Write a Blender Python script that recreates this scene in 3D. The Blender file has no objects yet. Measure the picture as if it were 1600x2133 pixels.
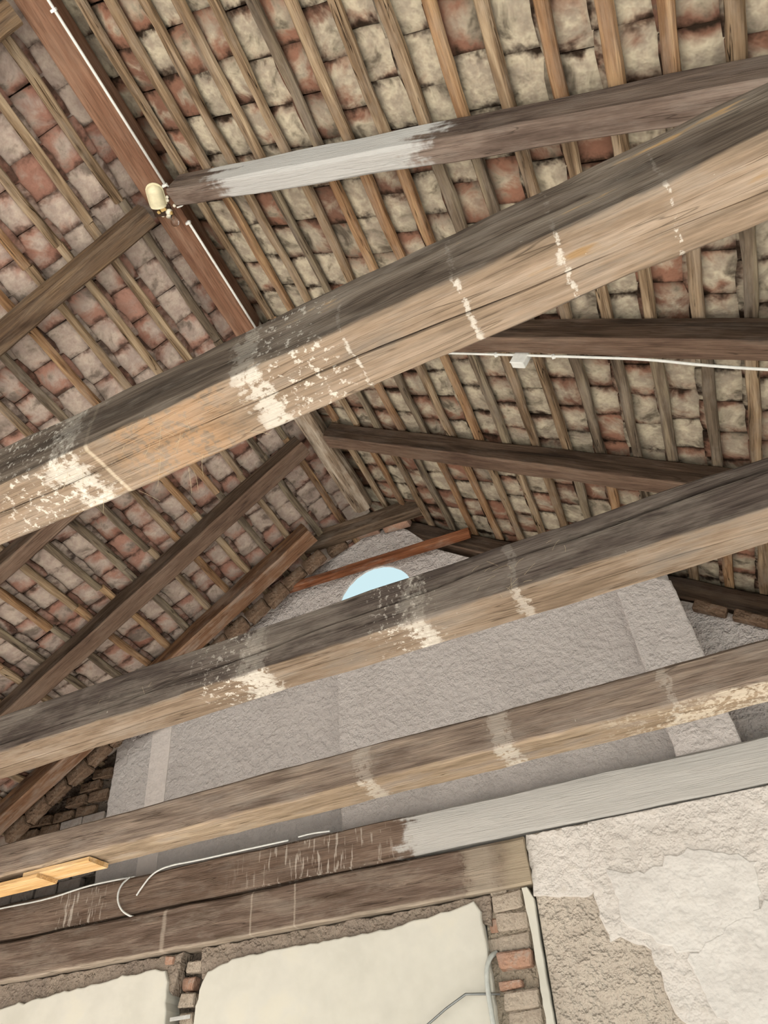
import bpy, bmesh, math, random
from mathutils import Vector, Matrix, noise
from mathutils.geometry import tessellate_polygon
from mathutils.bvhtree import BVHTree

SC = bpy.context.scene
COL = SC.collection
random.seed(7)

# ------------------------------------------------------------------ camera
RX = Vector((0.91946135, -0.29608167, -0.25870152))   # world axes seen by the camera (right, down, forward)
RY = Vector((0.38973579, 0.5994231, 0.69914088))
RZ = Vector((-0.05193113, -0.74365825, 0.66653999))
cam_d = bpy.data.cameras.new('camera')
cam = bpy.data.objects.new('camera', cam_d)
COL.objects.link(cam)
right = Vector((RX.x, RY.x, RZ.x)).normalized()
down = Vector((RX.y, RY.y, RZ.y)); down = (down - right * down.dot(right)).normalized()
fwd = right.cross(down)
cam.matrix_world = Matrix(((right.x, -down.x, -fwd.x, 0), (right.y, -down.y, -fwd.y, 0), (right.z, -down.z, -fwd.z, 0), (0, 0, 0, 1)))
cam_d.sensor_fit = 'HORIZONTAL'
cam_d.sensor_width = 36
cam_d.lens = 36.0
cam_d.clip_start = 0.02
SC.camera = cam

# ------------------------------------------------------------------ world, sun, exposure
def lin(h):
    v = [int(h[i:i + 2], 16) / 255 for i in (0, 2, 4)]
    return tuple(x / 12.92 if x <= .04045 else ((x + .055) / 1.055) ** 2.4 for x in v) + (1,)

world = bpy.data.worlds.new('sky')
SC.world = world
world.use_nodes = True
bg = world.node_tree.nodes['Background']
bg.inputs[0].default_value = (0.70, 0.93, 0.98, 1)
bg.inputs[1].default_value = 0.29
sun_d = bpy.data.lights.new('sun', 'SUN')
sun_d.energy = 8.5
sun_d.angle = math.radians(1.0)
sun_d.color = (1.0, 0.985, 0.965)
sun = bpy.data.objects.new('sun', sun_d)
COL.objects.link(sun)
sun.rotation_euler = Vector((-0.45, 0.70, -0.50)).to_track_quat('-Z', 'Y').to_euler()
vs = SC.view_settings
vs.view_transform = 'Standard'
vs.look = 'None'
vs.gamma = 1
vs.use_curve_mapping = False
vs.exposure = 1.65
SC.cycles.use_denoising = True
SC.cycles.max_bounces = 6
SC.cycles.diffuse_bounces = 3
SC.cycles.glossy_bounces = 1
SC.cycles.use_adaptive_sampling = True
SC.cycles.adaptive_threshold = 0.04
SC.cycles.adaptive_min_samples = 12
SC.cycles.caustics_reflective = False
SC.cycles.caustics_refractive = False

# ------------------------------------------------------------------ node helpers
class NT:
    def __init__(s, name):
        s.m = bpy.data.materials.new(name)
        s.m.use_nodes = True
        s.t = s.m.node_tree
        s.b = s.t.nodes['Principled BSDF']
        s.b.inputs['Roughness'].default_value = .85
        s.b.inputs['Specular IOR Level'].default_value = 0
    def new(s, ty): return s.t.nodes.new(ty)
    def put(s, sock, v):
        if hasattr(v, 'is_output'): s.t.links.new(v, sock)
        elif v is not None:
            if sock.type == 'RGBA' and len(v) == 3: v = tuple(v) + (1,)
            sock.default_value = v
    def coord(s, which='Object'): return s.new('ShaderNodeTexCoord').outputs[which]
    def rnd(s): return s.new('ShaderNodeObjectInfo').outputs['Random']
    def math(s, op, a, b=None, c=None, clamp=False):
        n = s.new('ShaderNodeMath'); n.operation = op; n.use_clamp = clamp
        s.put(n.inputs[0], a)
        if b is not None: s.put(n.inputs[1], b)
        if c is not None: s.put(n.inputs[2], c)
        return n.outputs[0]
    def vmul(s, v, k):
        n = s.new('ShaderNodeVectorMath'); n.operation = 'MULTIPLY'; s.put(n.inputs[0], v); n.inputs[1].default_value = k
        return n.outputs[0]
    def vadd(s, v, k):
        n = s.new('ShaderNodeVectorMath'); n.operation = 'ADD'; s.put(n.inputs[0], v); s.put(n.inputs[1], k)
        return n.outputs[0]
    def noise(s, v, sc, det=4, ro=.55, dist=0):
        n = s.new('ShaderNodeTexNoise'); s.put(n.inputs['Vector'], v); n.inputs['Scale'].default_value = sc
        n.inputs['Detail'].default_value = det; n.inputs['Roughness'].default_value = ro; n.inputs['Distortion'].default_value = dist
        return n.outputs['Fac']
    def ramp(s, f, stops):
        n = s.new('ShaderNodeValToRGB'); s.put(n.inputs[0], f); e = n.color_ramp.elements
        while len(e) < len(stops): e.new(.5)
        for x, (p, c) in zip(e, stops):
            x.position = p; x.color = c if not isinstance(c, (int, float)) else (c, c, c, 1)
        return n.outputs[0]
    def mix(s, f, a, b, blend='MIX'):
        n = s.new('ShaderNodeMix'); n.data_type = 'RGBA'; n.blend_type = blend
        s.put(n.inputs[0], f); s.put(n.inputs[6], a); s.put(n.inputs[7], b)
        return n.outputs[2]
    def step(s, v, a, b):
        n = s.new('ShaderNodeMapRange'); n.interpolation_type = 'SMOOTHSTEP'; s.put(n.inputs[0], v)
        n.inputs[1].default_value = a; n.inputs[2].default_value = b
        return n.outputs[0]
    def xyz(s, v):
        n = s.new('ShaderNodeSeparateXYZ'); s.put(n.inputs[0], v); return n.outputs
    def bump(s, h, st, dist=.01, prev=None):
        n = s.new('ShaderNodeBump'); s.put(n.inputs['Height'], h); n.inputs['Strength'].default_value = st; n.inputs['Distance'].default_value = dist
        if prev is not None: s.t.links.new(prev, n.inputs['Normal'])
        return n.outputs[0]
    def done(s, col, nrm=None, rough=None):
        s.put(s.b.inputs['Base Color'], col)
        if nrm is not None: s.put(s.b.inputs['Normal'], nrm)
        if rough is not None: s.put(s.b.inputs['Roughness'], rough)
        return s.m

def wood(name, cols, dust=None, dustamt=.4, specks=0., stains=(), under=None, cracks=.5, scuff=None):
    """weathered timber, grain along local X. stains: dicts x, hw, amt, col, thr, fill, rag, side (strength off the underside)"""
    t = NT(name)
    o = t.coord()
    r = t.math('MULTIPLY', t.rnd(), 53.0)
    cmb = t.new('ShaderNodeCombineXYZ')
    for i in range(3): t.put(cmb.inputs[i], r)
    v = t.vadd(o, cmb.outputs[0])
    g1 = t.noise(t.vmul(v, (1.1, 13, 13)), 1, 3, .6, .8)
    g2 = t.noise(t.vmul(v, (5, 95, 95)), 1, 2, .6)
    mid = t.noise(t.vmul(v, (.6, 1.8, 1.8)), 4, 4, .68)
    c = t.ramp(g1, [(.30, lin(cols[0])), (.5, lin(cols[1])), (.70, lin(cols[2]))])
    gr = t.ramp(g2, [(.3, .45), (.55, 1.0), (.75, 1.2)])
    xs = t.xyz(o)
    um = None
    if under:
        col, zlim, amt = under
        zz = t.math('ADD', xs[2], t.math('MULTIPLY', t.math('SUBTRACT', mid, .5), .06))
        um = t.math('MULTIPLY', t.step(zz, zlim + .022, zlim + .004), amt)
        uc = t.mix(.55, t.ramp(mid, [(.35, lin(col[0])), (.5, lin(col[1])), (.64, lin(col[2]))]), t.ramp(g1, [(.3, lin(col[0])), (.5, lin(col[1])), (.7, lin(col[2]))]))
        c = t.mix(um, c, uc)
    c = t.mix(.5, c, gr, 'MULTIPLY')
    if dust: c = t.mix(t.math('MULTIPLY', t.step(mid, .44, .68), dustamt), c, lin(dust))
    fine = t.noise(v, 34, 3, .7)
    if scuff:
        col, a0, a1 = scuff
        c = t.mix(t.step(t.math('ADD', t.math('MULTIPLY', g1, .6), t.math('MULTIPLY', mid, .4)), a0, a1), c, lin(col))
    cr = t.noise(t.vmul(v, (.5, 15, 15)), 1, 2, .5)
    crk = t.math('ABSOLUTE', t.math('SUBTRACT', cr, .5))
    crm = t.math('MULTIPLY', t.math('MULTIPLY', t.step(crk, .009, .0), t.step(mid, .56, .46)), cracks)
    c = t.mix(crm, c, lin('1d1712'))
    if stains:
        blot = t.noise(v, 8, 3, .7)
        rg = t.math('SUBTRACT', blot, .5)
        tx0 = t.math('ADD', t.math('MULTIPLY', fine, .6), t.math('MULTIPLY', blot, .4))
        runs = t.noise(t.vmul(v, (34, 34, 5)), 1, 2, .6) if any(q.get('vert') for q in stains) else None
    for s in stains:
        pos = t.math('MULTIPLY_ADD', rg, s.get('rag', .12), xs[0])
        if 'gr' in s: pos = t.math('MULTIPLY_ADD', t.math('SUBTRACT', g1, .5), s['gr'], pos)
        mk = t.step(t.math('ABSOLUTE', t.math('SUBTRACT', pos, s['x'])), s['hw'], s['hw'] * s.get('core', .2))
        th = s.get('thr', .5)
        tx = t.step(t.math('MULTIPLY_ADD', mk, s.get('fill', .25), runs if s.get('vert') else fine if s.get('fine') else tx0), th, th + .08)
        mk = t.math('MULTIPLY', t.math('MULTIPLY', mk, tx) if s.get('fade', 1) else t.math('MULTIPLY', t.step(mk, 0, .25), tx), s.get('amt', 1))
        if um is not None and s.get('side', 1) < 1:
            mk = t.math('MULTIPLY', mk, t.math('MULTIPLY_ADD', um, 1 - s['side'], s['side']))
        c = t.mix(mk, c, lin(s.get('col', 'd8d2c6')))
    if specks:
        c = t.mix(t.math('MULTIPLY', t.math('MULTIPLY', t.step(fine, .70, .74), t.step(mid, .5, .62)), specks), c, lin('d9d3c4'))
    h = t.math('MULTIPLY', g2, .8)
    h = t.math('MULTIPLY_ADD', t.step(crk, .009, .0), -.6 * cracks, h)
    return t.done(c, t.bump(h, .6, .012), .86)

def plaster(name, base, var, lump=.6, fine=.35, stain=None, lumpscale=9, crater=0.):
    t = NT(name)
    o = t.coord()
    b1 = t.noise(o, 1.6, 5, .65)
    l1 = t.noise(o, lumpscale, 3, .6)
    c = t.ramp(b1, [(.35, lin(var)), (.6, lin(base))])
    c = t.mix(.45, c, t.ramp(l1, [(.3, .84), (.6, 1.03)]), 'MULTIPLY')
    if stain: c = t.mix(t.math('MULTIPLY', t.step(t.math('MULTIPLY_ADD', l1, .35, t.math('MULTIPLY', b1, .65)), .53, .62), stain[1]), c, lin(stain[0]))
    h = t.math('MULTIPLY_ADD', t.noise(o, 60, 1, .65), fine, t.step(l1, .36, .64))
    if crater:
        vo = t.new('ShaderNodeTexVoronoi'); t.put(vo.inputs['Vector'], o); vo.inputs['Scale'].default_value = lumpscale * 2.2
        h = t.math('ADD', h, t.math('MULTIPLY', t.step(vo.outputs['Distance'], .1, .5), crater))
    return t.done(c, t.bump(h, lump, .02), .92)

def flat(name, col, rough=.5, metal=0, var=.12, scale=30):
    t = NT(name)
    t.b.inputs['Specular IOR Level'].default_value = .4
    n = t.noise(t.coord(), scale, 3)
    c = t.mix(1.0, lin(col), t.ramp(n, [(.3, 1 - var), (.7, 1 + var * .4)]), 'MULTIPLY')
    t.b.inputs['Metallic'].default_value = metal
    return t.done(c, None, rough)

def tile_mat(name, clay, clay2, lime, lime2, grime, limeamt, grimeamt):
    t = NT(name)
    o = t.coord()
    isl = t.new('ShaderNodeNewGeometry').outputs['Random Per Island']
    r = t.math('FRACT', t.math('ADD', t.rnd(), isl))
    r2 = t.math('FRACT', t.math('MULTIPLY', r, 7.31))
    r3 = t.math('FRACT', t.math('MULTIPLY', r, 23.7))
    cmb = t.new('ShaderNodeCombineXYZ')
    for i, q in enumerate((r, r2, r3)): t.put(cmb.inputs[i], t.math('MULTIPLY', q, 31.0))
    v = t.vadd(o, cmb.outputs[0])
    n1 = t.noise(v, 4.5, 4, .6, .6)
    n2 = t.noise(v, 10, 3, .65)
    n3 = t.noise(v, 34, 1, .7)
    c = t.mix(r2, lin(clay), lin(clay2))
    c = t.mix(.5, c, t.ramp(n2, [(.3, .72), (.65, 1.12)]), 'MULTIPLY')
    uv = t.xyz(t.coord('UV'))
    ex = t.math('MINIMUM', uv[0], t.math('SUBTRACT', 1, uv[0]))
    ey = t.math('MINIMUM', uv[1], t.math('SUBTRACT', 1, uv[1]))
    ed = ed0 = t.math('MINIMUM', ex, ey)
    lm = t.math('ADD', t.math('MULTIPLY_ADD', ed0, .55, n1), t.math('MULTIPLY_ADD', r3, .42, -.31))
    lmask = t.math('MULTIPLY', t.step(lm, .44 - limeamt * .25, .68 - limeamt * .2), t.math('ADD', .72, t.math('MULTIPLY', n3, .35)))
    c = t.mix(t.math('MINIMUM', lmask, .94), c, t.mix(t.step(n2, .35, .65), lin(lime), lin(lime2)))
    # soot and old mortar along the edges
    ed = t.math('ADD', ed, t.math('ADD', t.math('MULTIPLY', t.math('SUBTRACT', n2, .5), .45), t.math('MULTIPLY', t.math('SUBTRACT', n1, .5), .55)))
    gm = t.math('MULTIPLY', t.step(ed, .14, -.08), grimeamt)
    c = t.mix(gm, c, lin(grime))
    gm2 = t.math('MULTIPLY', t.step(t.math('MULTIPLY_ADD', n2, .3, t.math('MULTIPLY', n1, .7)), .50, .66), grimeamt * .8)
    c = t.mix(gm2, c, lin(grime))
    h = t.math('ADD', t.math('MULTIPLY', n2, 1.2), t.math('MULTIPLY', n3, .4))
    return t.done(c, t.bump(h, .55, .02), .9)

M = {}
W_TILE_R = tile_mat('limewashed_clay_cream', '6b5043', '8a6553', '988e7e', 'c0b69f', '2c231c', .52, 1.0)
W_TILE_L = tile_mat('limewashed_clay_pink', 'a07a6b', '866052', 'a09187', 'b8aa9c', '3a2f28', .55, .85)
M['batten'] = wood('split_batten_wood', ('4e3f30', '836e57', 'ab977c'), '9c9082', .35, 0, cracks=1.)
M['batten_grey'] = wood('grey_batten_wood', ('40372e', '6e6152', '93866f'), '8d8377', .4, 0, cracks=.8)
M['batten_warm'] = wood('warm_batten_wood', ('5e4530', '8d6e52', 'ac8f6d'), 'a5988a', .25, 0, cracks=.8)

# ------------------------------------------------------------------ frames of the building
SK = math.radians(-3.4)
EX = Vector((math.cos(SK), math.sin(SK), 0))        # along the tie beams
WN = Vector((-math.sin(SK), math.cos(SK), 0))       # across the tie beams, towards the gable
SW = math.radians(-1.7)
EXW = Vector((math.cos(SW), math.sin(SW), 0))       # along the gable wall
WNW = Vector((-math.sin(SW), math.cos(SW), 0))
UP = Vector((0, 0, 1))
DW = 5.74
FLOOR = -1.5
RIDGE_Z = 5.72
def ridge_x(y): return -2.325 - .0187 * y

def frame(origin, x, y, z):
    m = Matrix((x, y, z)).transposed().to_4x4(); m.translation = origin
    return m
BEAM = lambda yc, zc: frame(WN * yc + UP * zc, EX, WN, UP)
WALL = frame(WNW * DW, EXW, WNW, UP)                # local x along the wall, y into the wall, z up

def link(name, me, mat=None, mw=None, parent=None, smooth=False):
    o = bpy.data.objects.new(name, me); COL.objects.link(o)
    if mat is not None and not me.materials: me.materials.append(mat)
    if parent is not None:
        o.parent = parent; o.matrix_parent_inverse = Matrix.Identity(4)
        o.matrix_local = parent.matrix_world.inverted() @ mw if mw is not None else Matrix.Identity(4)
    elif mw is not None: o.matrix_world = mw
    if smooth:
        for p in me.polygons: p.use_smooth = True
    return o
def tag(o, label=None, cat=None, group=None, kind=None):
    if label: o['label'] = label
    if cat: o['category'] = cat
    if group: o['group'] = group
    if kind: o['kind'] = kind
    return o
def mesh(name, v, f):
    me = bpy.data.meshes.new(name); me.from_pydata([tuple(p) for p in v], [], f); me.update(); return me
def empty(name, mw):
    o = bpy.data.objects.new(name, None); COL.objects.link(o); o.matrix_world = mw; o.empty_display_size = .05
    bpy.context.view_layer.update(); return o

def timber_mesh(name, x0, x1, w, h, seed=0, cham=.014, wob=.008, seg=.11, crack=None, ucrack=None, round_=0., taper=None, bow=None):
    """hewn beam along local X with uneven arrises; crack=(z(x), depth) is a V-shaped split in the near face (-Y)"""
    n = max(4, int((x1 - x0) / seg)); V = []; F = []
    k = 4
    for i in range(n + 1):
        x = x0 + (x1 - x0) * i / n
        nz = lambda s, f=1.3, a=1.: noise.noise(Vector((x * f, seed * 7.3 + s * 3.1, s))) * a
        ww, hh = w, h
        if taper: q = (x - x0) / (x1 - x0); ww *= taper[0] + (taper[1] - taper[0]) * q; hh *= taper[0] + (taper[1] - taper[0]) * q
        b = bow(x) if bow else (0, 0)
        P = []
        c = [cham * (1 + .9 * nz(11 + j, 1.7)) + .3 * wob * abs(nz(21 + j, 6)) for j in range(4)]
        if round_: c = [min(ww, hh) * .5 * round_ * (1 + .25 * nz(11 + j, 1.2)) for j in range(4)]
        A, B = ww / 2, hh / 2
        cor = [(-A, -B), (A, -B), (A, B), (-A, B)]
        for j in range(4):
            (ya, za), (yb, zb) = cor[j], cor[(j + 1) % 4]
            L = math.hypot(yb - ya, zb - za); dy, dz = (yb - ya) / L, (zb - za) / L
            s0, s1 = c[j], L - c[(j + 1) % 4]
            ss = [s0 + (s1 - s0) * t / (k - 1) for t in range(k)]
            pts = [(ya + dy * s, za + dz * s) for s in ss]
            if crack and j == 3:          # split in the near face, listed from top to bottom
                zc, dep = crack[0](x), crack[1] * max(.0, .65 + .9 * nz(31, .9))
                hw = .003 + dep * .14
                pts = [pts[0], (ya, zc + hw + .02), (ya, zc + hw), (ya + dep, zc), (ya, zc - hw), (ya, zc - hw - .02), pts[-1]]
            if ucrack and j == 0:         # split in the underside
                yc, dep = ucrack[0](x), ucrack[1] * max(.0, .35 + 1.6 * nz(37, 1.1))
                hw = .002 + dep * .13
                pts = [pts[0], (yc - hw - .02, za), (yc - hw, za), (yc, za + dep), (yc + hw, za), (yc + hw + .02, za), pts[-1]]
            P += pts
            if round_:                    # an extra point that rounds the corner
                y2, z2 = cor[(j + 1) % 4]; q = c[(j + 1) % 4] * .29
                P.append((y2 - math.copysign(q, y2), z2 - math.copysign(q, z2)))
        m = len(P)
        for j, (y, z) in enumerate(P):
            p = Vector((x * 1.9, y * 6 + seed * 5.7, z * 6))
            q = Vector((x * 9, y * 14 + seed * 2.3, z * 14))
            V.append((x + .004 * noise.noise(q) if 0 < i < n else x + .012 * noise.noise(q), y + b[0] + wob * noise.noise(p) + wob * .35 * noise.noise(q),
                      z + b[1] + wob * noise.noise(p + Vector((9, 4, 1))) + wob * .35 * noise.noise(q + Vector((3, 8, 2)))))
    for i in range(n):
        for j in range(m):
            F.append((i * m + j, i * m + (j + 1) % m, (i + 1) * m + (j + 1) % m, (i + 1) * m + j))
    F.append(tuple(range(m))[::-1]); F.append(tuple(range(n * m, n * m + m)))
    me = mesh(name, V, F)
    bm = bmesh.new(); bm.from_mesh(me); bmesh.ops.recalc_face_normals(bm, faces=bm.faces); bm.to_mesh(me); bm.free()
    return me

def box_mesh(name, x0, x1, y0, y1, z0, z1, bev=.0, jit=0., seed=0):
    bm = bmesh.new(); bmesh.ops.create_cube(bm, size=1)
    rr = random.Random(seed)
    for v in bm.verts:
        v.co = Vector((x0 if v.co.x < 0 else x1, y0 if v.co.y < 0 else y1, z0 if v.co.z < 0 else z1)) + Vector([rr.uniform(-jit, jit) for _ in range(3)])
    if bev: bmesh.ops.bevel(bm, geom=bm.edges[:], offset=bev, segments=1, affect='EDGES', profile=.5)
    me = bpy.data.meshes.new(name); bm.to_mesh(me); bm.free(); return me

def slab_mesh(name, outer, y0, y1, holes=(), bev=0.):
    """outline in local x,z extruded from y0 (front) to y1 (back), with holes"""
    loops = [list(outer)] + [list(h) for h in holes]
    tri = tessellate_polygon([[Vector((p[0], p[1], 0)) for p in l] for l in loops])
    pts = [p for l in loops for p in l]; n = len(pts)
    V = [(p[0], y0, p[1]) for p in pts] + [(p[0], y1, p[1]) for p in pts]
    F = [tuple(t) for t in tri] + [tuple(i + n for i in t[::-1]) for t in tri]
    s = 0
    for l in loops:
        for i in range(len(l)):
            a, b = s + i, s + (i + 1) % len(l); F.append((a, b, b + n, a + n))
        s += len(l)
    me = mesh(name, V, F)
    bm = bmesh.new(); bm.from_mesh(me); bmesh.ops.recalc_face_normals(bm, faces=bm.faces)
    if bev:
        eds = [e for e in bm.edges if len(e.link_faces) == 2 and all(abs(v.co.y - y0) < 1e-6 for v in e.verts) and abs(e.calc_face_angle(0)) > .5]
        bmesh.ops.bevel(bm, geom=eds, offset=bev, segments=2, affect='EDGES', profile=.5)
    bm.to_mesh(me); bm.free(); return me
def ragged(pts, amp, step=.035, seed=0, closed=True, keep=()):
    """breaks the straight sides of an outline into uneven ones"""
    out = []; rr = random.Random(seed); n = len(pts)
    for i in range(n if closed else n - 1):
        a, b = Vector(pts[i]), Vector(pts[(i + 1) % n]); L = (b - a).length; out.append(tuple(a))
        if i in keep or L < step * 1.5: continue
        d = (b - a) / L; nn = Vector((-d.y, d.x)); k = int(L / step)
        for q in range(1, k):
            p = a + d * (L * (q + rr.uniform(-.25, .25)) / k)
            out.append(tuple(p + nn * (amp * noise.noise(Vector((p.x * 9, p.y * 9, seed))) + amp * .6 * rr.uniform(-1, 1))))
    return out

def tube_mesh(name, pts, r, sides=8, smooth_n=0):
    P = [Vector(p) for p in pts]
    for _ in range(smooth_n):
        Q = [P[0]]
        for a, b in zip(P, P[1:]): Q += [a * .75 + b * .25, a * .25 + b * .75]
        P = Q + [P[-1]]
    V = []; F = []; up = Vector((.13, .27, .95))
    for i, p in enumerate(P):
        d = (P[min(i + 1, len(P) - 1)] - P[max(i - 1, 0)]).normalized()
        a = d.cross(up).normalized(); b = d.cross(a).normalized()
        rad = r[i] if isinstance(r, (list, tuple)) else r
        V += [p + (a * math.cos(2 * math.pi * j / sides) + b * math.sin(2 * math.pi * j / sides)) * rad for j in range(sides)]
    for i in range(len(P) - 1):
        for j in range(sides):
            F.append((i * sides + j, i * sides + (j + 1) % sides, (i + 1) * sides + (j + 1) % sides, (i + 1) * sides + j))
    F.append(tuple(range(sides))[::-1]); F.append(tuple(range((len(P) - 1) * sides, len(P) * sides)))
    me = mesh(name, V, F)
    for p in me.polygons: p.use_smooth = len(p.vertices) == 4
    return me
def lathe_mesh(name, prof, n=20):
    """profile of (r, z) turned round local Z"""
    V = []; F = []
    for r, z in prof: V += [(r * math.cos(2 * math.pi * j / n), r * math.sin(2 * math.pi * j / n), z) for j in range(n)]
    for i in range(len(prof) - 1):
        for j in range(n): F.append((i * n + j, i * n + (j + 1) % n, (i + 1) * n + (j + 1) % n, (i + 1) * n + j))
    F.append(tuple(range(n))[::-1]); F.append(tuple(range((len(prof) - 1) * n, len(prof) * n)))
    me = mesh(name, V, F)
    for p in me.polygons: p.use_smooth = True
    return me

OCC = []      # timbers that hide roof tiles, for choosing which tiles show
def timber(name, label, mw, mat, x0, x1, w, h, cat='beam', group=None, **kw):
    o = link(name, timber_mesh(name, x0, x1, w, h, **kw), mat, mw)
    tag(o, label, cat, group, 'thing'); OCC.append(o)
    return o

# ------------------------------------------------------------------ the setting: floor and walls
fm = plaster('dusty_floor', 'c9c5bf', 'b9b4ad', .2, .2)
tag(link('floor', box_mesh('floor', -7.8, 3.2, -9, 7.2, FLOOR - .2, FLOOR), fm), 'pale dusty floor below the roof', kind='structure')
gm = plaster('dry_ground', 'c9c5bf', 'b9b4ad', .2, .2)
tag(link('ground', box_mesh('ground', -40, 40, -40, 40, FLOOR - .5, FLOOR - .21), gm), 'dry pale yard around the building', kind='structure')

PL_GREY = plaster('grey_stucco', 'd2cac5', 'c6beb9', .5, .5, ('a39b96', .3), 16, .0)
PL_GREY2 = plaster('grey_stucco_rough', 'cdc5c0', 'beb5b0', .8, .5, ('9a918b', .3), 18, .3)
PL_PALE = plaster('pale_band_plaster', 'e6dcd5', 'ded4cd', .25, .2)
PL_WHITE = plaster('white_flaking_plaster', 'd8d2cb', 'c8c1b9', .6, .35, ('b6ab9d', .35), 10, .15)
PL_SMOOTH = plaster('white_smooth_plaster', 'dad6d0', 'cfcac4', .45, .3, ('b9b0a6', .25), 6)
PL_ROUGH = plaster('beige_coarse_render', 'c6bbad', 'b5a99b', .9, .6, ('a79b8b', .35), 14, .4)
PL_CREAM = plaster('cream_smooth_plaster', 'd0cdc2', 'c8c5b9', .10, .08, ('d0cab6', .3), 3)
PL_MORTAR = plaster('grey_mortar', '95887a', '80746a', .9, .5, ('6f645a', .5), 12, .3)
PL_JOINT = plaster('beige_joint_mortar', 'a99c8a', '968a7a', .9, .5, ('857968', .4), 14, .3)
PL_DARK = plaster('dark_mortar', '6a5f55', '564c43', .9, .5, None, 12, .3)
BRICK_O = plaster('broken_orange_brick', 'ad8872', '9c8578', .5, .4, ('a3968a', .8), 14)
BRICK_G = plaster('dusty_grey_brick', 'b3a696', 'a09385', .6, .4, ('6f6258', .4), 14)
BRICK_L = plaster('limewashed_brick', '9d938c', '8d827a', .5, .35, ('6e5a50', .35), 10)

HC = (-2.635, 4.70)
def circ(c, r, n=28, sy=1.): return [(c[0] + r * math.cos(2 * math.pi * i / n), c[1] + sy * r * math.sin(2 * math.pi * i / n)) for i in range(n)]
def roof_at(a, y, h=.0):      # height of the rafter underside above a point of the gable wall
    p = WALL @ Vector((a, y, 0)); dx = p.x - ridge_x(p.y)
    return RIDGE_Z + h - (.70 * dx if dx > 0 else -.64 * dx)
apex = -2.2
gable = [(-7.6, FLOOR), (2.9, FLOOR), (2.9, roof_at(2.9, .5, .46)), (apex, roof_at(apex, .5, .50)), (-7.6, roof_at(-7.6, .5, .46))]
wall = link('wall_back', slab_mesh('wall_back', gable, .52, .60, [circ((-2.90, 4.98), .68)]), PL_DARK, WALL)
tag(wall, 'gable end wall with stepped grey plaster panels', kind='structure')
bpy.context.view_layer.update()
def wpart(name, outline, y0, y1, mat, bev=.008, holes=(), label=None):
    o = link(name, slab_mesh(name, outline, y0, y1, holes, bev), mat, WALL, wall)
    if label: o['label'] = label
    return o
top_l = [(a, roof_at(a, .3, .18)) for a in (apex, -3.4, -4.6, -5.9, -7.0)]
wpart('plaster_panel', [(-5.9, 4.36), (.3, 4.36), (-.15, roof_at(-.15, .3, -.12)), (-1.0, roof_at(-1.0, .3, -.12)), (-1.9, roof_at(-1.9, .3, -.10)), (apex, roof_at(apex, .3, .08)), (-2.45, roof_at(-2.45, .3, .1)), (-3.4, roof_at(-3.4, .3, .14)), (-4.6, roof_at(-4.6, .3, .10)), (-5.6, roof_at(-5.6, .3, .05))],
      .36, .385, PL_GREY2, .002, [ragged(circ(HC, .435, 24), .006, .05, 3)], 'grey rough plaster around the round opening')
wpart('plaster_panel', ragged([(-5.845, 2.0), (-2.5, 2.0), (-2.5, 4.5), (-5.905, 4.5)], .010, .06, 5), .46, .53, PL_GREY, .012, label='grey textured plaster panel')
wpart('plaster_panel', ragged([(-3.01, 2.0), (.2, 2.0), (.2, 4.38), (-3.05, 4.5)], .006, .06, 6), .25, .53, PL_GREY, .016, label='wide grey textured plaster panel')
wpart('pilaster', ragged([(-.175, 2.0), (.28, 2.0), (.245, 3.05), (.205, 3.74), (-.255, 4.05)], .006, .06, 7), .04, .53, PL_GREY, .016, label='flat grey plaster pilaster')
wpart('plaster_panel', [(.2, 1.9), (2.7, 1.9), (1.9, roof_at(1.9, .2, -.16)), (1.2, roof_at(1.2, .2, -.12)), (.8, roof_at(.8, .2, -.13)), (.45, roof_at(.45, .2, -.04)), (.2, roof_at(.2, .2, -.06))], .28, .53, PL_GREY2, .01, label='rough grey plaster below the rafter')
wpart('plaster_band', ragged([(-5.325, 2.0), (-5.085, 2.0), (-5.165, 4.0), (-5.415, 4.0)], .003, .1, 8), .453, .48, PL_PALE, .002, label='pale smooth vertical plaster band')

# limewashed bricks left of the panels
rr = random.Random(4)
bmeshes = [box_mesh('brick', -.14, .14, -.05, .06, -.056, .056, .010, .007, s) for s in range(6)]
for me in bmeshes: me.materials.append(BRICK_L)
bm_o = [box_mesh('brick', -.13, .13, -.05, .06, -.054, .054, .012, .012, s + 20) for s in range(4)]
for me in bm_o: me.materials.append(BRICK_O)
BRICK_D = plaster('sooty_brown_brick', '75604f', '5f4d40', .6, .4, ('85786b', .4), 14)
bm_d = [box_mesh('brick', -.13, .13, -.05, .06, -.054, .054, .012, .012, s + 40) for s in range(4)]
for me in bm_d: me.materials.append(BRICK_D)
bm_g = [box_mesh('brick', -.13, .13, -.05, .06, -.054, .054, .012, .012, s + 30) for s in range(4)]
for me in bm_g: me.materials.append(BRICK_G)
def brick(me, a, y, z, sx=1., sz=1., rot=0., par=wall):
    m = WALL @ Matrix.Translation((a, y, z)) @ Matrix.Rotation(rot, 4, 'Y') @ Matrix.Diagonal((sx, 1, sz, 1))
    return link('brick', me, None, m, par)
for i in range(18):
    z = 2.12 + i * .127
    for j in range(5):
        a = -6.01 - j * .295 + (.147 if i % 2 else 0) - .02
        if a < -7.2 or a > -5.90 or z > roof_at(a, .5, .2): continue
        brick(rr.choice(bm_d if z > roof_at(a, .5, -.22) else bmeshes), a, .50 + rr.uniform(-.012, .012), z + rr.uniform(-.006, .006), rot=rr.uniform(-.02, .02))
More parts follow.
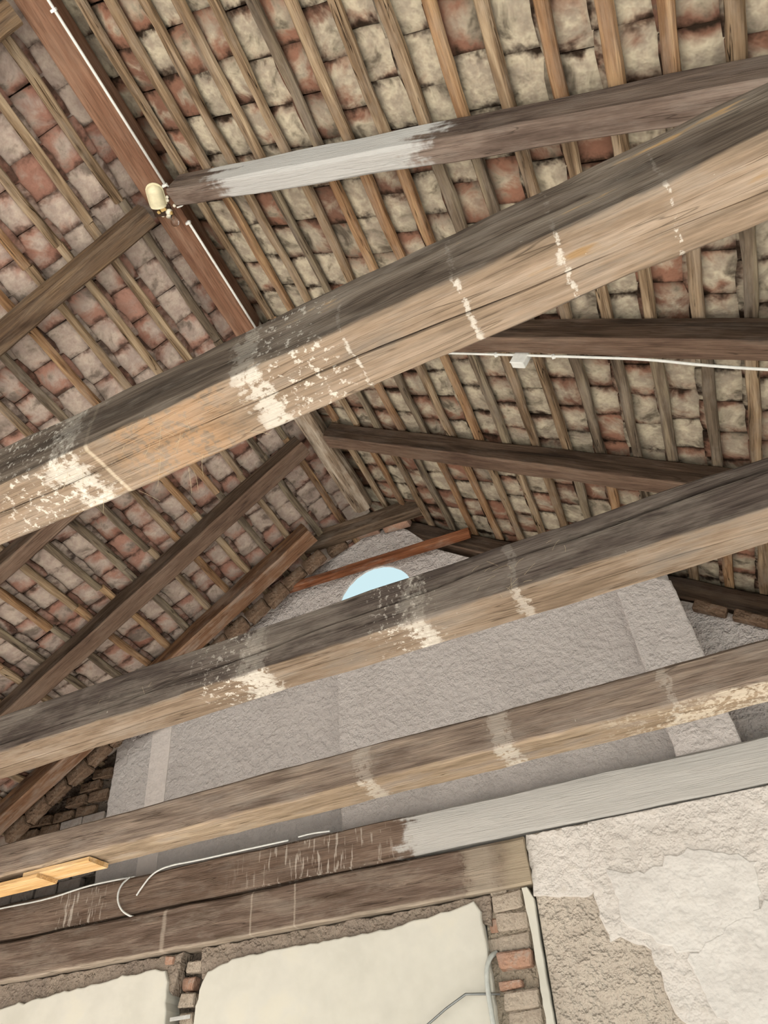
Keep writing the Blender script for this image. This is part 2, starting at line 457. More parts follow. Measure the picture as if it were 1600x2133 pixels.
# bricks under the gable rafters
for a, z, sx, rot, kind in ((-2.66, 5.60, 1.1, .10, bm_o), (-2.29, 5.545, 1.25, .12, bm_o), (-3.02, 5.50, .9, .3, bm_d)):
    brick(rr.choice(kind), a, .27, z, sx, .75, -rot if a < -2.5 and rot > .25 else rot)
for k in range(16):      # brick verge under the roof edge, behind the gable rafter
    a = -3.25 - k * .232
    q = brick(rr.choice(bm_d), a, .13 + rr.uniform(-.015, .015), roof_at(a, .12, .0) + rr.uniform(-.012, .012), 1.02, rr.uniform(1.3, 1.55), -.57 + rr.uniform(-.03, .03))
for k in range(6):
    a = .42 + k * .26
    brick(rr.choice(bm_d), a, .20, roof_at(a, .2, -.13), 1.0, .8, .61)

# lower wall
wr = wpart('plaster_panel', [(-1.40, FLOOR), (2.8, FLOOR), (2.8, 1.955), (-1.385, 1.955)], .03, .53, PL_ROUGH, .006, label='coarse beige render of the lower wall')
wpart('plaster_patch', ragged([(-1.40, 1.535), (-1.02, 1.47), (-.93, 1.52), (-.90, 1.93), (-1.38, 1.95)], .012, .04, 9), .012, .035, PL_WHITE, .006, label='white rough plaster patch')
wpart('plaster_patch', ragged([(-.915, 1.95), (-.985, 1.46), (-.945, 1.18), (-.87, 1.20), (-.70, 1.10), (-.665, .80), (-.60, .69), (-.45, .60), (-.3, .30), (0.1, .2), (2.7, .2), (2.7, 1.95)], .016, .04, 10, keep=(9, 10, 11)), .004, .035, PL_WHITE, .008, label='white flaking plaster layer with torn edge')
wpart('plaster_patch', ragged([(-.86, 1.62), (-.62, 1.55), (-.3, 1.66), (0.1, 1.50), (.0, 1.2), (-.2, 1.02), (-.55, 1.06), (-.72, 1.2), (-.84, 1.3)], .03, .04, 11), -.004, .03, PL_SMOOTH, .008, label='smoother white plaster skim')
wpart('plaster_patch', ragged([(-.50, 1.02), (.2, 1.32), (.9, 1.2), (.9, .4), (-.1, .42), (-.42, .70)], .03, .04, 12), -.007, .03, PL_SMOOTH, .008, label='smoother white plaster skim')
wpart('plaster_edge', ragged([(-1.455, .4), (-1.395, .4), (-1.405, 1.2), (-1.40, 1.52), (-1.435, 1.60), (-1.475, 1.6), (-1.455, 1.3)], .006, .05, 13), .005, .2, PL_CREAM, .006, label='cream plaster edge beside the bricks')
wpart('mortar_bed', [(-7.2, FLOOR), (-1.42, FLOOR), (-1.42, 1.62), (-7.2, 1.62)], .20, .53, PL_DARK, 0)
wpart('mortar_strip', ragged([(-4.17, 1.38), (-3.9, 1.44), (-1.9, 1.47), (-1.74, 1.40), (-1.72, 1.60), (-4.2, 1.60)], .012, .05, 14), .045, .21, PL_MORTAR, .008, label='grey mortar strip under the lintel')
wpart('mortar_strip', ragged([(-6.9, 1.35), (-5.6, 1.40), (-4.56, 1.44), (-4.44, 1.30), (-4.38, 1.60), (-6.9, 1.60)], .012, .05, 15), .05, .21, PL_MORTAR, .008, label='grey mortar strip under the lintel')
wpart('infill_panel', ragged([(-4.205, .4), (-4.19, 1.08), (-4.165, 1.30), (-4.10, 1.42), (-3.88, 1.478), (-3.36, 1.49), (-2.55, 1.49), (-2.16, 1.528), (-1.94, 1.555), (-1.845, 1.575), (-1.80, 1.50), (-1.785, 1.2), (-1.79, .4)], .010, .045, 16), .015, .20, PL_CREAM, .012, label='smooth cream plaster infill panel')
wpart('infill_panel', ragged([(-6.9, .4), (-6.9, 1.38), (-6.22, 1.41), (-5.6, 1.455), (-5.0, 1.488), (-4.62, 1.505), (-4.52, 1.48), (-4.485, 1.40), (-4.46, 1.1), (-4.45, .4)], .013, .045, 17), .02, .20, PL_CREAM, .012, label='smooth cream plaster infill panel')
rb = random.Random(9)
wpart('mortar_bed', ragged([(-1.80, .4), (-1.46, .4), (-1.48, 1.63), (-1.78, 1.60)], .008, .05, 18), .075, .21, PL_JOINT, .004)
# brick jamb beside the cream panel
for z, a, sx, sz, kind, y in ((1.615, -1.66, .5, .55, bm_g, .05), (1.625, -1.54, .4, .5, bm_g, .07), (1.54, -1.60, .86, 1.0, bm_g, .03), (1.41, -1.59, .9, 1.15, bm_g, .05), (1.40, -1.735, .25, 1.0, bm_o, .07), (1.285, -1.60, .9, .9, bm_g, .06), (1.29, -1.75, .3, .9, bm_g, .07),
                      (1.168, -1.60, .95, .98, bm_o, .00), (1.075, -1.56, .8, .75, bm_g, .08), (1.03, -1.66, .62, .5, bm_o, .03), (.945, -1.60, .9, 1.05, bm_g, .03), (.83, -1.60, .9, 1.0, bm_g, .06), (.70, -1.6, .95, 1.05, bm_o, .04)):
    brick(rb.choice(kind), a, y + .05, z, sx, sz, rb.uniform(-.05, .05))
# broken bricks in the slot between the cream panels
for z, a, sx, sz, kind, y in ((1.55, -4.50, .35, .6, bm_o, .02), (1.50, -4.30, .55, .8, bm_g, .10), (1.38, -4.36, .5, .9, bm_o, .12), (1.26, -4.33, .6, .9, bm_g, .09), (1.13, -4.34, .5, .9, bm_g, .11), (1.02, -4.42, .4, .8, bm_o, .06), (.95, -4.32, .6, .9, bm_g, .09)):
    brick(rb.choice(kind), a, y + .06, z, sx, sz, rb.uniform(-.12, .12))

# side walls: solid on the one side, open bays between piers on the other
tag(link('wall_left', box_mesh('wall_left', -7.75, -7.35, -9, 6.8, FLOOR, 2.62), PL_GREY), 'left side wall', kind='structure')
wrs = link('wall_right', box_mesh('wall_right', 2.62, 3.0, -3, 6.2, 1.75, 2.0), PL_WHITE)
tag(wrs, 'right side wall with open bays', kind='structure')
for y in (-2.9, -.4, 2.4, 5.2):
    link('pier', box_mesh('pier', 2.62, 3.0, y, y + .45, FLOOR, 1.75, .01), PL_WHITE, Matrix.Identity(4), wrs)

# ------------------------------------------------------------------ roof slopes: deck, battens, tiles
def slope(side):
    s = 1 if side == 'right' else -1
    m = .70 if s > 0 else .64
    pitch, first, rows = (.231, .235, 22) if s > 0 else (.243, .30, 21)
    k = math.sqrt(1 + m * m)
    vdir = Vector((-.0187, 1, 0)).normalized()
    u = Vector((s, 0, -m)).normalized(); u = (u - vdir * u.dot(vdir)).normalized()
    v = vdir if s > 0 else -vdir
    n = u.cross(v)
    O = Vector((ridge_x(0), 0, RIDGE_Z + .24))
    F = frame(O, u, v, n)                  # local: x down the slope, y along the ridge, z up out of the roof
    Y0, Y1 = -2.2, 6.5
    ya, yb = (Y0, Y1) if s > 0 else (-Y1, -Y0)
    # roof covering over the tiles
    L = (first + pitch * rows) * k
    deck = link('ceiling_' + side, box_mesh('ceiling_' + side, -.13, L + .2, ya, yb, .135, .17), M['deck'], F)
    tag(deck, 'the %s roof slope with battens and clay tiles seen from below' % side, kind='structure')
    bpy.context.view_layer.update()
    rnd = random.Random(11 if s > 0 else 12)
    bays = [Y0, .55, 1.9, 3.3, 4.6, Y1]
    bvar = {}
    us = []
    for r in range(rows):
        uc = (first + pitch * r) * k
        us.append(uc)
        for b in range(5):
            y0, y1 = bays[b], bays[b + 1]
            if s < 0: y0, y1 = -y1, -y0
            ln = y1 - y0 - .004
            key = (b, rnd.randrange(5))
            if key not in bvar:
                sd = rnd.randrange(999)
                bvar[key] = timber_mesh('batten', -ln / 2, ln / 2, .074, .046, seed=sd, cham=.010, wob=.013, seg=.10,
                                        bow=lambda x, sd=sd: (.012 * noise.noise(Vector((x * .9, sd, 0))), .004 * noise.noise(Vector((x * .9, sd, 5)))))
            me = bvar[key]
            mt = rnd.choices((M['batten'], M['batten_grey'], M['batten_warm']), (5, 3, 3))[0]
            if mt is not M['batten']:
                k2 = (key, mt.name)
                if k2 not in bvar: bvar[k2] = me.copy(); bvar[k2].materials.clear(); bvar[k2].materials.append(mt)
                me = bvar[k2]
            elif not me.materials: me.materials.append(mt)
            loc = Matrix.Translation((uc + rnd.uniform(-.014, .014), (y0 + y1) / 2, .022)) @ Matrix.Rotation(math.pi / 2 + rnd.uniform(-.009, .009), 4, 'Z') @ Matrix.Rotation(rnd.uniform(-.12, .12), 4, 'X')
            link('batten', me, None, F @ loc, deck)
    # tiles, each row lapping over the one below it
    tm = W_TILE_R if s > 0 else W_TILE_L
    TL = pitch * k + .085
    variants = []
    NX, NY = 4, 4
    for q in range(12):
        rq = random.Random(100 * (s + 2) + q)
        V = []; uvs = []
        for i in range(NX):
            for j in range(NY):
                x, y = TL * i / (NX - 1), -.1415 + .283 * j / (NY - 1)
                bd = i in (0, NX - 1) or j in (0, NY - 1)
                cn = i in (0, NX - 1) and j in (0, NY - 1)
                V.append((x + (rq.uniform(-.007, .007) if bd else 0) + (.008 * (1 if i == 0 else -1) if cn else 0),
                          y + (rq.uniform(-.004, .004) if bd else 0) + (.006 * (1 if j == 0 else -1) if cn else 0),
                          (.006 + rq.uniform(0, .007) if bd else rq.uniform(-.004, .006)) + (.004 if cn else 0)))
                uvs.append((i / (NX - 1), j / (NY - 1)))
        ring = [(i, 0) for i in range(NX)] + [(NX - 1, j) for j in range(1, NY)] + [(i, NY - 1) for i in range(NX - 2, -1, -1)] + [(0, j) for j in range(NY - 2, 0, -1)]
        ri = [i * NY + j for i, j in ring]; nb = len(V)
        for a in ri: V.append((V[a][0], V[a][1], .030)); uvs.append(uvs[a])
        Fc = [(i * NY + j, i * NY + j + 1, (i + 1) * NY + j + 1, (i + 1) * NY + j) for i in range(NX - 1) for j in range(NY - 1)]
        nr = len(ri)
        Fc += [(ri[a], ri[(a + 1) % nr], nb + (a + 1) % nr, nb + a) for a in range(nr)]
        Fc.append(tuple(range(nb, nb + nr)))
        variants.append((V, Fc, uvs))
    def tmesh(name, V, Fc, uvs):
        me = mesh(name, V, Fc); ul = me.uv_layers.new(name='UVMap')
        for lp in me.loops: ul.data[lp.index].uv = uvs[lp.vertex_index]
        me.materials.append(tm); return me
    tmeshes = [tmesh('tile', *vv) for vv in variants]
    tilt = math.atan2(.032, pitch * k)
    places = []
    for r in range(-1, rows):
        ur = (us[r] if r >= 0 else us[0] - pitch * k) - .078
        off = rnd.uniform(0, .285)
        y = ya + off - .285
        while y < yb - .05:
            step_ = .285 + rnd.uniform(-.004, .006)
            mt = Matrix.Translation((ur + rnd.uniform(-.008, .008), y + .14, .045 + rnd.uniform(-.002, .003))) @ Matrix.Rotation(-tilt + rnd.uniform(-.02, .02), 4, 'Y') @ Matrix.Rotation(rnd.uniform(-.025, .025), 4, 'X') @ Matrix.Rotation(rnd.uniform(-.018, .018), 4, 'Z')
            y += step_
            places.append((mt, rnd.randrange(12)))
    return deck, F, places, variants, tmesh, tmeshes, TL

M['deck'] = plaster('dark_roof_covering', '3a3029', '2c241e', .5, .3)
SLOPES = [slope('right'), slope('left')]

# ------------------------------------------------------------------ tie beams
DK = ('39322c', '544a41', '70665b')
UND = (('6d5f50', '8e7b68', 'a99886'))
band = lambda x, hw, amt=.8, side=.22, thr=.60, **k: dict(x=x, hw=hw, amt=amt, thr=thr, fill=.20, rag=.16, col='c6bfb3', side=side, **k)
scat = lambda x, hw, amt=.65, **k: dict(x=x, hw=hw, amt=amt, thr=.60, fill=.05, rag=.3, col='d9d3c7', fine=1, side=.5, **k)
drip = lambda x, hw=.017, amt=.7: dict(x=x, hw=hw, amt=amt, thr=.57, fill=.10, rag=.07, col='cbc5ba', side=.12)
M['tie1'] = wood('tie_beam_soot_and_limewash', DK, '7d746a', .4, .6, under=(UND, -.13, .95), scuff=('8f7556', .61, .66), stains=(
    band(-.995, .085), scat(-.84, .22), band(-1.79, .15), scat(-1.95, .40), dict(x=-1.66, hw=.012, amt=.5, thr=.2, rag=.01, col='d2c4ac', side=.1),
    drip(-.262), drip(.045), drip(.355, .013), drip(-.65, .012), dict(x=-1.35, hw=.35, amt=.3, thr=.48, fill=.06, rag=.3, col='b88a5c', side=0)))
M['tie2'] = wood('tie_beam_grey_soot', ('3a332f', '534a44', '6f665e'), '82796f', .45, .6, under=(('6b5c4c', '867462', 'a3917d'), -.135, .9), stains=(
    band(-1.12, .12, .8), band(-2.03, .17, .9), scat(-2.2, .3), scat(-1.2, .25), band(-.62, .05, .5)))
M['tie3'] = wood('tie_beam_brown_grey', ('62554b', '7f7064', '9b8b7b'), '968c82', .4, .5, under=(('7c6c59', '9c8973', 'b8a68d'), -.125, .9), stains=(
    band(-1.22, .14, .8, .4), band(-2.17, .13, .6, .4), band(-.2, .06, .45, .6), dict(x=.25, hw=1.2, amt=.55, thr=.57, fill=.12, rag=.3, col='e0d6c4', side=.0)))
M['tie4'] = wood('wall_beam_brown_and_limewash', ('54453b', '715f52', '8a786a'), '8f8378', .3, .4, stains=(
    dict(x=1.0, hw=3.38, core=.96, amt=.84, thr=.22, fill=.5, rag=.5, gr=.6, col='c2c0bb'),
    dict(x=-3.1, hw=1.0, amt=.55, thr=.62, fill=.05, rag=.1, col='c9bfb2', vert=1), dict(x=-5.55, hw=.45, amt=.6, thr=.61, fill=.06, rag=.1, col='c9bfb2', vert=1)))
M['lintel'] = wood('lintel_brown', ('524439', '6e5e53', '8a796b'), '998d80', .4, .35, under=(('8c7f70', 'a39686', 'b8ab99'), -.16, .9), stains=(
    dict(x=-4.55, hw=.03, amt=.5, thr=.35, rag=.04, col='b3a798'), dict(x=-3.7, hw=.012, amt=.5, thr=.3, rag=.02, col='b3a798'), dict(x=-3.3, hw=.012, amt=.5, thr=.3, rag=.02, col='b3a798'),
    dict(x=-1.75, hw=.2, amt=.5, thr=.5, fill=.2, rag=.2, col='b5a997'), dict(x=-1.4, hw=.3, amt=.8, thr=.4, fill=.3, rag=.2, col='a89a84')))
crack2 = (lambda x: .02 + .036 * (x + 1.5) - .02 + .012 * noise.noise(Vector((x * 2.2, 3, 1))), .075)
timber('tie_beam', 'large hewn tie beam with two white limewash bands, closest to the lamp', BEAM(1.36, 2.132), M['tie1'], -7.2, 2.75, .252, .264, seed=1, wob=.012, cham=.013, ucrack=(lambda x: .025 * math.sin(x * 1.3 + .5) + .03 * noise.noise(Vector((x * 1.5, 8, 1))), .03))
timber('tie_beam', 'dark sooty tie beam with one long split, crossing below the round opening', BEAM(2.932, 2.135), M['tie2'], -7.2, 2.75, .245, .27, seed=2, wob=.010, cham=.013, crack=crack2, ucrack=(lambda x: .02 * math.sin(x * 1.1) + .03 * noise.noise(Vector((x * 1.5, 5, 1))), .022))
timber('tie_beam', 'grey-brown tie beam with fresh boards at its end, before the plaster panels', BEAM(4.465, 2.122), M['tie3'], -7.2, 2.75, .29, .244, seed=3, wob=.013, cham=.016, ucrack=(lambda x: .03 + .03 * noise.noise(Vector((x * 1.2, 2, 1))), .02))
timber('wall_beam', 'wall beam, brown at one end and limewashed grey-white at the other', frame(WALL @ Vector((0, .135, 2.122)), EXW, WNW, UP), M['tie4'], -7.2, 2.7, .25, .312, seed=4, wob=.010, cham=.016)
timber('lintel_beam', 'brown lintel beam ending at the brick jamb above the cream panels', frame(WALL @ Vector((0, .10, 1.772)), EXW, WNW, UP), M['lintel'], -7.2, -1.39, .25, .325, seed=5, wob=.010, cham=.016)

# ------------------------------------------------------------------ rafters
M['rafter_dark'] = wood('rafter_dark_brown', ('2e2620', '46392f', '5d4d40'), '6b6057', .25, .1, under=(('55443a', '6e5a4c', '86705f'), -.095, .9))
M['rafter_brown'] = wood('rafter_weathered_brown', ('43362c', '635141', '7e6850'), '766a5c', .3, .1)
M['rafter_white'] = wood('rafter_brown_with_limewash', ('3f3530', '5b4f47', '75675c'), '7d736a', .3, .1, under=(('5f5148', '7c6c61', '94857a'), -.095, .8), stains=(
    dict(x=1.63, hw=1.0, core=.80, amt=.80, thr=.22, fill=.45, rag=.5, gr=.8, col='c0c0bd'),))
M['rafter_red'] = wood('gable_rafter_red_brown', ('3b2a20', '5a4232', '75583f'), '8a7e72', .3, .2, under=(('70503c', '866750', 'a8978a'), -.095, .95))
def rafter(side, y0, y1, label, mat, h=.197, length=5.93, seed=0, start=.02, group=None, **kw):
    s = 1 if side > 0 else -1; m = .70 if s > 0 else .64
    yc = (y0 + y1) / 2
    d = (EX * s + Vector((0, 0, -m * EX.x))).normalized()
    z = (UP - d * UP.dot(d)).normalized(); y = z.cross(d)
    P = WN * yc; t = (ridge_x(P.y) - P.x) / EX.x; P = P + EX * t; P.z = RIDGE_Z
    return timber('rafter', label, frame(P + z * h / 2, d, y, z), mat, start, length, y1 - y0, h, cat='rafter', seed=seed, **kw)
rafter(1, 1.78, 1.925, 'brown rafter with a long limewashed white stretch', M['rafter_white'], seed=22, start=.13, wob=.006)
rafter(1, 3.17, 3.315, 'dark brown rafter with white cable and junction box along its underside', M['rafter_dark'], seed=23, start=.13, crack=(lambda x: .02 + .02 * noise.noise(Vector((x, 4, 1))), .03))
rafter(1, 4.48, 4.655, 'dark split rafter meeting the round ridge log, on the cream-tiled slope', M['rafter_dark'], seed=24, start=.13, wob=.011, crack=(lambda x: .01 + .02 * noise.noise(Vector((x, 6, 1))), .03))
rafter(1, 6.05, 6.22, 'gable rafter resting on the wall beside the plaster pilaster', M['rafter_dark'], seed=25, start=.3)
rafter(-1, .37, .515, 'short piece of rafter in the corner beside the painted ridge beam', M['rafter_brown'], seed=26, start=.13)
rafter(-1, 1.82, 1.965, 'weathered brown rafter meeting the ridge at the broken lamp', M['rafter_brown'], seed=27, start=.13, wob=.010)
rafter(-1, 3.27, 3.415, 'dark rafter mostly hidden behind the large banded tie beam, pink-tiled slope', M['rafter_dark'], seed=28, start=.13)
rafter(-1, 4.45, 4.635, 'long dark rafter meeting the round ridge log, on the pink-tiled slope', M['rafter_dark'], seed=29, start=.13, wob=.009)
rafter(-1, 5.40, 5.60, 'red-brown gable rafter along the brick and plaster wall, pink-tiled slope', M['rafter_red'], seed=30, start=.6, wob=.009)

# ------------------------------------------------------------------ ridge
M['ridge'] = wood('ridge_painted_brown', ('66493a', '785947', '8c6c58'), '8c7868', .25, .1, cracks=.3)
M['log'] = wood('ridge_log_bleached', ('5f5043', '8f7d6a', 'bcae9c'), 'c2b6a6', .5, .1, cracks=.9)
def along_ridge(y0, zc):
    d = Vector((-.0187, 1, 0)).normalized(); yv = UP.cross(d)
    return frame(Vector((ridge_x(0), 0, zc)), d, yv, UP)
timber('ridge_beam', 'red-brown painted ridge beam carrying the lamp and white conduit', along_ridge(0, 5.82), M['ridge'], -1.3, 3.32, .205, .20, seed=41, wob=.004, cham=.006)
timber('ridge_log', 'round bleached ridge log ending on the short collar beam', along_ridge(0, 5.835), M['log'], 3.345, 5.90, .235, .22, seed=42, wob=.010, round_=.75)
M['collar'] = wood('collar_brown', ('40342a', '5b4c3f', '776553'), '857a6e', .35, .2)
timber('collar_beam', 'short level collar beam under the end of the ridge log', frame(WALL @ Vector((-2.63, .16, 5.60)), EXW, WNW, UP), M['collar'], -.96, .96, .14, .19, seed=43, wob=.010)
M['plank'] = wood('plank_red_brown', ('5a3826', '7a4d35', '95664a'), 'a8998a', .35, .3)
timber('plank', 'thin red-brown plank level above the round opening', frame(WALL @ Vector((-2.6, .20, 5.075)), Matrix.Rotation(.020, 3, WNW) @ EXW, WNW, Matrix.Rotation(.020, 3, WNW) @ UP), M['plank'], -1.13, 1.13, .10, .075, cat='plank', seed=44, wob=.006, cham=.008)

# ------------------------------------------------------------------ put the tiles on the slopes: those that show largest as parts
bpy.context.view_layer.update()
bvv, bvf = [], []
for o in OCC + [wall]:
    b0 = len(bvv); mwo = o.matrix_world
    bvv += [mwo @ v.co for v in o.data.vertices]; bvf += [tuple(i + b0 for i in p.vertices) for p in o.data.polygons]
BVH = BVHTree.FromPolygons(bvv, bvf)
camI = cam.matrix_world.inverted()
def shows(P):
    q = camI @ P
    if q.z > -.1: return 0
    x, y = 800 + 1600 * q.x / -q.z, 1066.5 - 1600 * q.y / -q.z
    if not (-20 < x < 1620 and -20 < y < 2153): return 0
    h = BVH.ray_cast(Vector((0, 0, 0)), P.normalized(), P.length - .12)
    return 0 if h[0] is not None else 1 / P.length_squared
for deck, F, places, variants, tmesh, tmeshes, TL in SLOPES:
    sc = []
    for i, (mt, q) in enumerate(places):
        g = F @ mt
        s = sum(shows(g @ Vector((TL * a, .139 * b, 0))) for a, b in ((.5, 0), (.3, .7), (.3, -.7), (.85, .7), (.85, -.7)))
        sc.append((-s, i))
    sc.sort()
    single = {i for s, i in sc[:300] if s < 0}
    V = []; Fc = []; uvs = []
    for i, (mt, q) in enumerate(places):
        if i in single: link('tile', tmeshes[q], None, F @ mt, deck)
        else:
            b0 = len(V); vv, ff, uu = variants[q]
            V += [mt @ Vector(p) for p in vv]; Fc += [tuple(k + b0 for k in f) for f in ff]; uvs += uu
    tag(link('roof_tiles', tmesh('roof_tiles', V, Fc, uvs), None, F, deck), 'remaining clay tiles of the slope', kind='stuff')

# ------------------------------------------------------------------ lamp, conduit, cables
RD = Vector((-.0187, 1, 0)).normalized()
def on_ridge(y, dx, dz=0.): return Vector((ridge_x(y) + dx, y, 5.718 - dz))
M['cream'] = flat('aged_cream_plastic', 'd9d0ae', .4, var=.18, scale=18)
M['white'] = flat('white_plastic', 'dcdcd6', .45)
M['brass'] = flat('tarnished_brass', 'b79a63', .45, .4)
M['porcelain'] = flat('porcelain', 'd9d2bf', .35)
M['dark'] = flat('dark_rust', '3d2a1c', .8)
M['steel'] = flat('grey_steel', '8d908f', .4, .7)
gl = NT('bulb_glass'); gl.b.inputs['Transmission Weight'].default_value = 1; gl.b.inputs['Roughness'].default_value = .02; gl.b.inputs['IOR'].default_value = 1.3; gl.b.inputs['Base Color'].default_value = (.95, .95, .93, 1)
AX = Vector((-.34, .94, 0)).normalized()
lf = frame(Vector((-2.372, 1.955, 5.716)), Vector((AX.y, -AX.x, 0)), -AX, -UP)        # local z hangs down, y towards the closed end
lamp = empty('bulkhead_lamp', lf)
tag(lamp, 'broken cream bulkhead lamp with a bare glass bulb under the ridge beam', 'lamp')
# half shell: a dome closed at the back end and open at the broken front
V = []; Fc = []; na, nl = 14, 9
def shell(r, z):
    out = []
    for i in range(nl):
        q = i / (nl - 1)
        yy = .10 - .17 * q                                       # from the rounded back to the open front
        w = r * (math.sqrt(max(0, 1 - ((.35 - q) / .35) ** 2)) if q < .35 else 1)
        for j in range(na):
            a = math.pi * j / (na - 1)
            out.append((w * math.cos(a), yy, z * (max(0., math.sin(a)) ** .8) * (w / r) ** .6))
    return out
V = shell(.062, .062) + shell(.056, .056)
for s in range(2):
    for i in range(nl - 1):
        for j in range(na - 1):
            b = s * nl * na; f = (b + i * na + j, b + i * na + j + 1, b + (i + 1) * na + j + 1, b + (i + 1) * na + j)
            Fc.append(f if s else f[::-1])
e0 = (nl - 1) * na
Fc += [(e0 + j, e0 + j + 1, e0 + j + 1 + nl * na, e0 + j + nl * na) for j in range(na - 1)]
cv = mesh('cover', V, Fc)
for p in cv.polygons: p.use_smooth = True
lp = lambda x, y, z: lf @ Matrix.Translation((x, y, z))
link('cover', cv, M['cream'], lf, lamp)
link('rim', slab_mesh('rim', [(.068 * math.cos(q * math.pi / 10), .045 + .064 * math.sin(q * math.pi / 10)) for q in range(11)] + [(-.068, -.07), (.068, -.07)], 0, .007), M['cream'], lf @ Matrix(((1, 0, 0, 0), (0, 0, 1, 0), (0, 1, 0, 0), (0, 0, 0, 1))), lamp)
link('backplate', box_mesh('backplate', -.050, .085, -.150, -.06, 0, .016, .004), M['dark'], lf, lamp)
link('socket', lathe_mesh('socket', [(.022, 0), (.026, .006), (.026, .024), (.020, .030), (.020, .045), (.023, .05), (.023, .058)], 16), M['porcelain'], lp(.070, -.105, .012) @ Matrix.Rotation(math.radians(35), 4, 'X'), lamp)
link('contact', box_mesh('contact', -.022, .022, -.014, .014, 0, .03, .003), M['brass'], lp(.035, -.085, .014) @ Matrix.Rotation(.35, 4, 'Z'), lamp)
link('contact', box_mesh('contact', -.012, .012, -.012, .012, 0, .028, .003), M['brass'], lp(-.005, -.105, .014) @ Matrix.Rotation(.35, 4, 'Z'), lamp)
for lx, ly in ((.082, -.005), (.078, -.03), (.012, -.145), (.118, -.075)):
    link('lug', lathe_mesh('lug', [(.006, 0), (.012, 0), (.012, .014), (.006, .014)], 12), M['porcelain'], lp(lx, ly, .0), lamp)
bt = lp(.092, -.128, .052) @ Matrix.Rotation(math.radians(40), 4, 'X') @ Matrix.Rotation(math.radians(18), 4, 'Y')
bulb = link('bulb', lathe_mesh('bulb', [(.012, -.012), (.014, .0), (.016, .012), (.026, .034), (.032, .052), (.031, .068), (.022, .082), (.008, .089)], 18), gl.m, bt, lamp)
bpy.context.view_layer.update()
link('bulb_cap', lathe_mesh('bulb_cap', [(.013, -.03), (.0145, -.024), (.0135, -.018), (.0145, -.012), (.0135, -.006), (.0145, 0)], 14), M['brass'], bt, bulb)
link('filament', tube_mesh('filament', [(-.008, 0, .01), (-.010, 0, .040), (0, .004, .044), (.010, 0, .040), (.008, 0, .01)], .0014, 6), M['steel'], bt, bulb)

def conduit(name, label, pts, r, mat, clips, cat='conduit', clipd=UP):
    e = empty(name, Matrix.Translation(Vector(pts[0])))
    inv = Matrix.Translation(-Vector(pts[0]))
    tag(e, label, cat)
    link('pipe', tube_mesh('pipe', pts, r, 8), mat, Matrix.Identity(4), e)
    for c in clips:
        o = frame(Vector(c), Vector((RD.y, -RD.x, 0)), RD, UP)
        link('clip', box_mesh('clip', -.028, .014, -.009, .009, -.012, .016, .003), mat, o, e)
    return e
conduit('conduit', 'white plastic conduit clipped along the ridge beam before the lamp', [on_ridge(y, .106, .012) for y in (-1.2, 0, .6, 1.2, 1.90)], .0105, M['white'], [on_ridge(.68, .106, .012), on_ridge(1.905, .106, .012)])
conduit('conduit', 'white plastic conduit clipped along the ridge beam past the lamp', [on_ridge(y, .104, .012) for y in (2.21, 2.5, 2.9, 3.28)], .0105, M['white'], [on_ridge(2.225, .104, .012)])
tag(link('cable', tube_mesh('cable', [Vector((-2.245, 1.90, 5.706)), Vector((-2.235, 1.95, 5.702)), Vector((-2.205, 2.03, 5.695)), Vector((-2.195, 2.065, 5.69)), Vector((-2.225, 2.085, 5.688)), Vector((-2.27, 2.08, 5.69))], .006, 8, 2), M['white']), 'short white cable bending from the conduit into the broken lamp', 'cable', kind='thing')

# cable and junction box under the second rafter of the cream-tiled slope
def under_r(x, wn, drop):
    # point on the rafter underside at world x, given distance along WN
    P = WN * wn; P = P + EX * ((x - P.x) / EX.x); P.z = RIDGE_Z - .70 * (P.x - ridge_x(P.y)) - drop
    return P
pts = [under_r(x, 3.325, -.01) for x in (-.95, -.60, -.30, -.05, .30)] + [under_r(.55, 3.32, .0), under_r(.80, 3.33, .03), under_r(1.10, 3.33, .05), under_r(1.6, 3.33, .06), under_r(2.2, 3.33, .03)]
ce = empty('cable', Matrix.Translation(pts[0])); tag(ce, 'white cable sagging along the dark rafter, past the junction box', 'cable')
link('sheath', tube_mesh('sheath', pts, .009, 8, 2), M['white'], Matrix.Identity(4), ce)
for x in (-.34, .02):
    c = under_r(x, 3.325, -.01); link('clip', box_mesh('clip', -.012, .012, -.010, .014, -.016, .014, .003), M['white'], Matrix.Translation(c), ce)
jb = empty('junction_box', Matrix.Translation(under_r(-.19, 3.36, .03))); tag(jb, 'small white junction box fixed beside the dark rafter', 'junction box')
dd = (EX + Vector((0, 0, -.7))).normalized()
jf = frame(under_r(-.19, 3.345, .02), dd, WN, dd.cross(WN))
link('body', box_mesh('body', -.05, .05, -.022, .03, -.05, .05, .006), M['white'], jf, jb)
link('lid', box_mesh('lid', -.053, .053, -.03, -.02, -.053, .053, .004), M['white'], jf, jb)

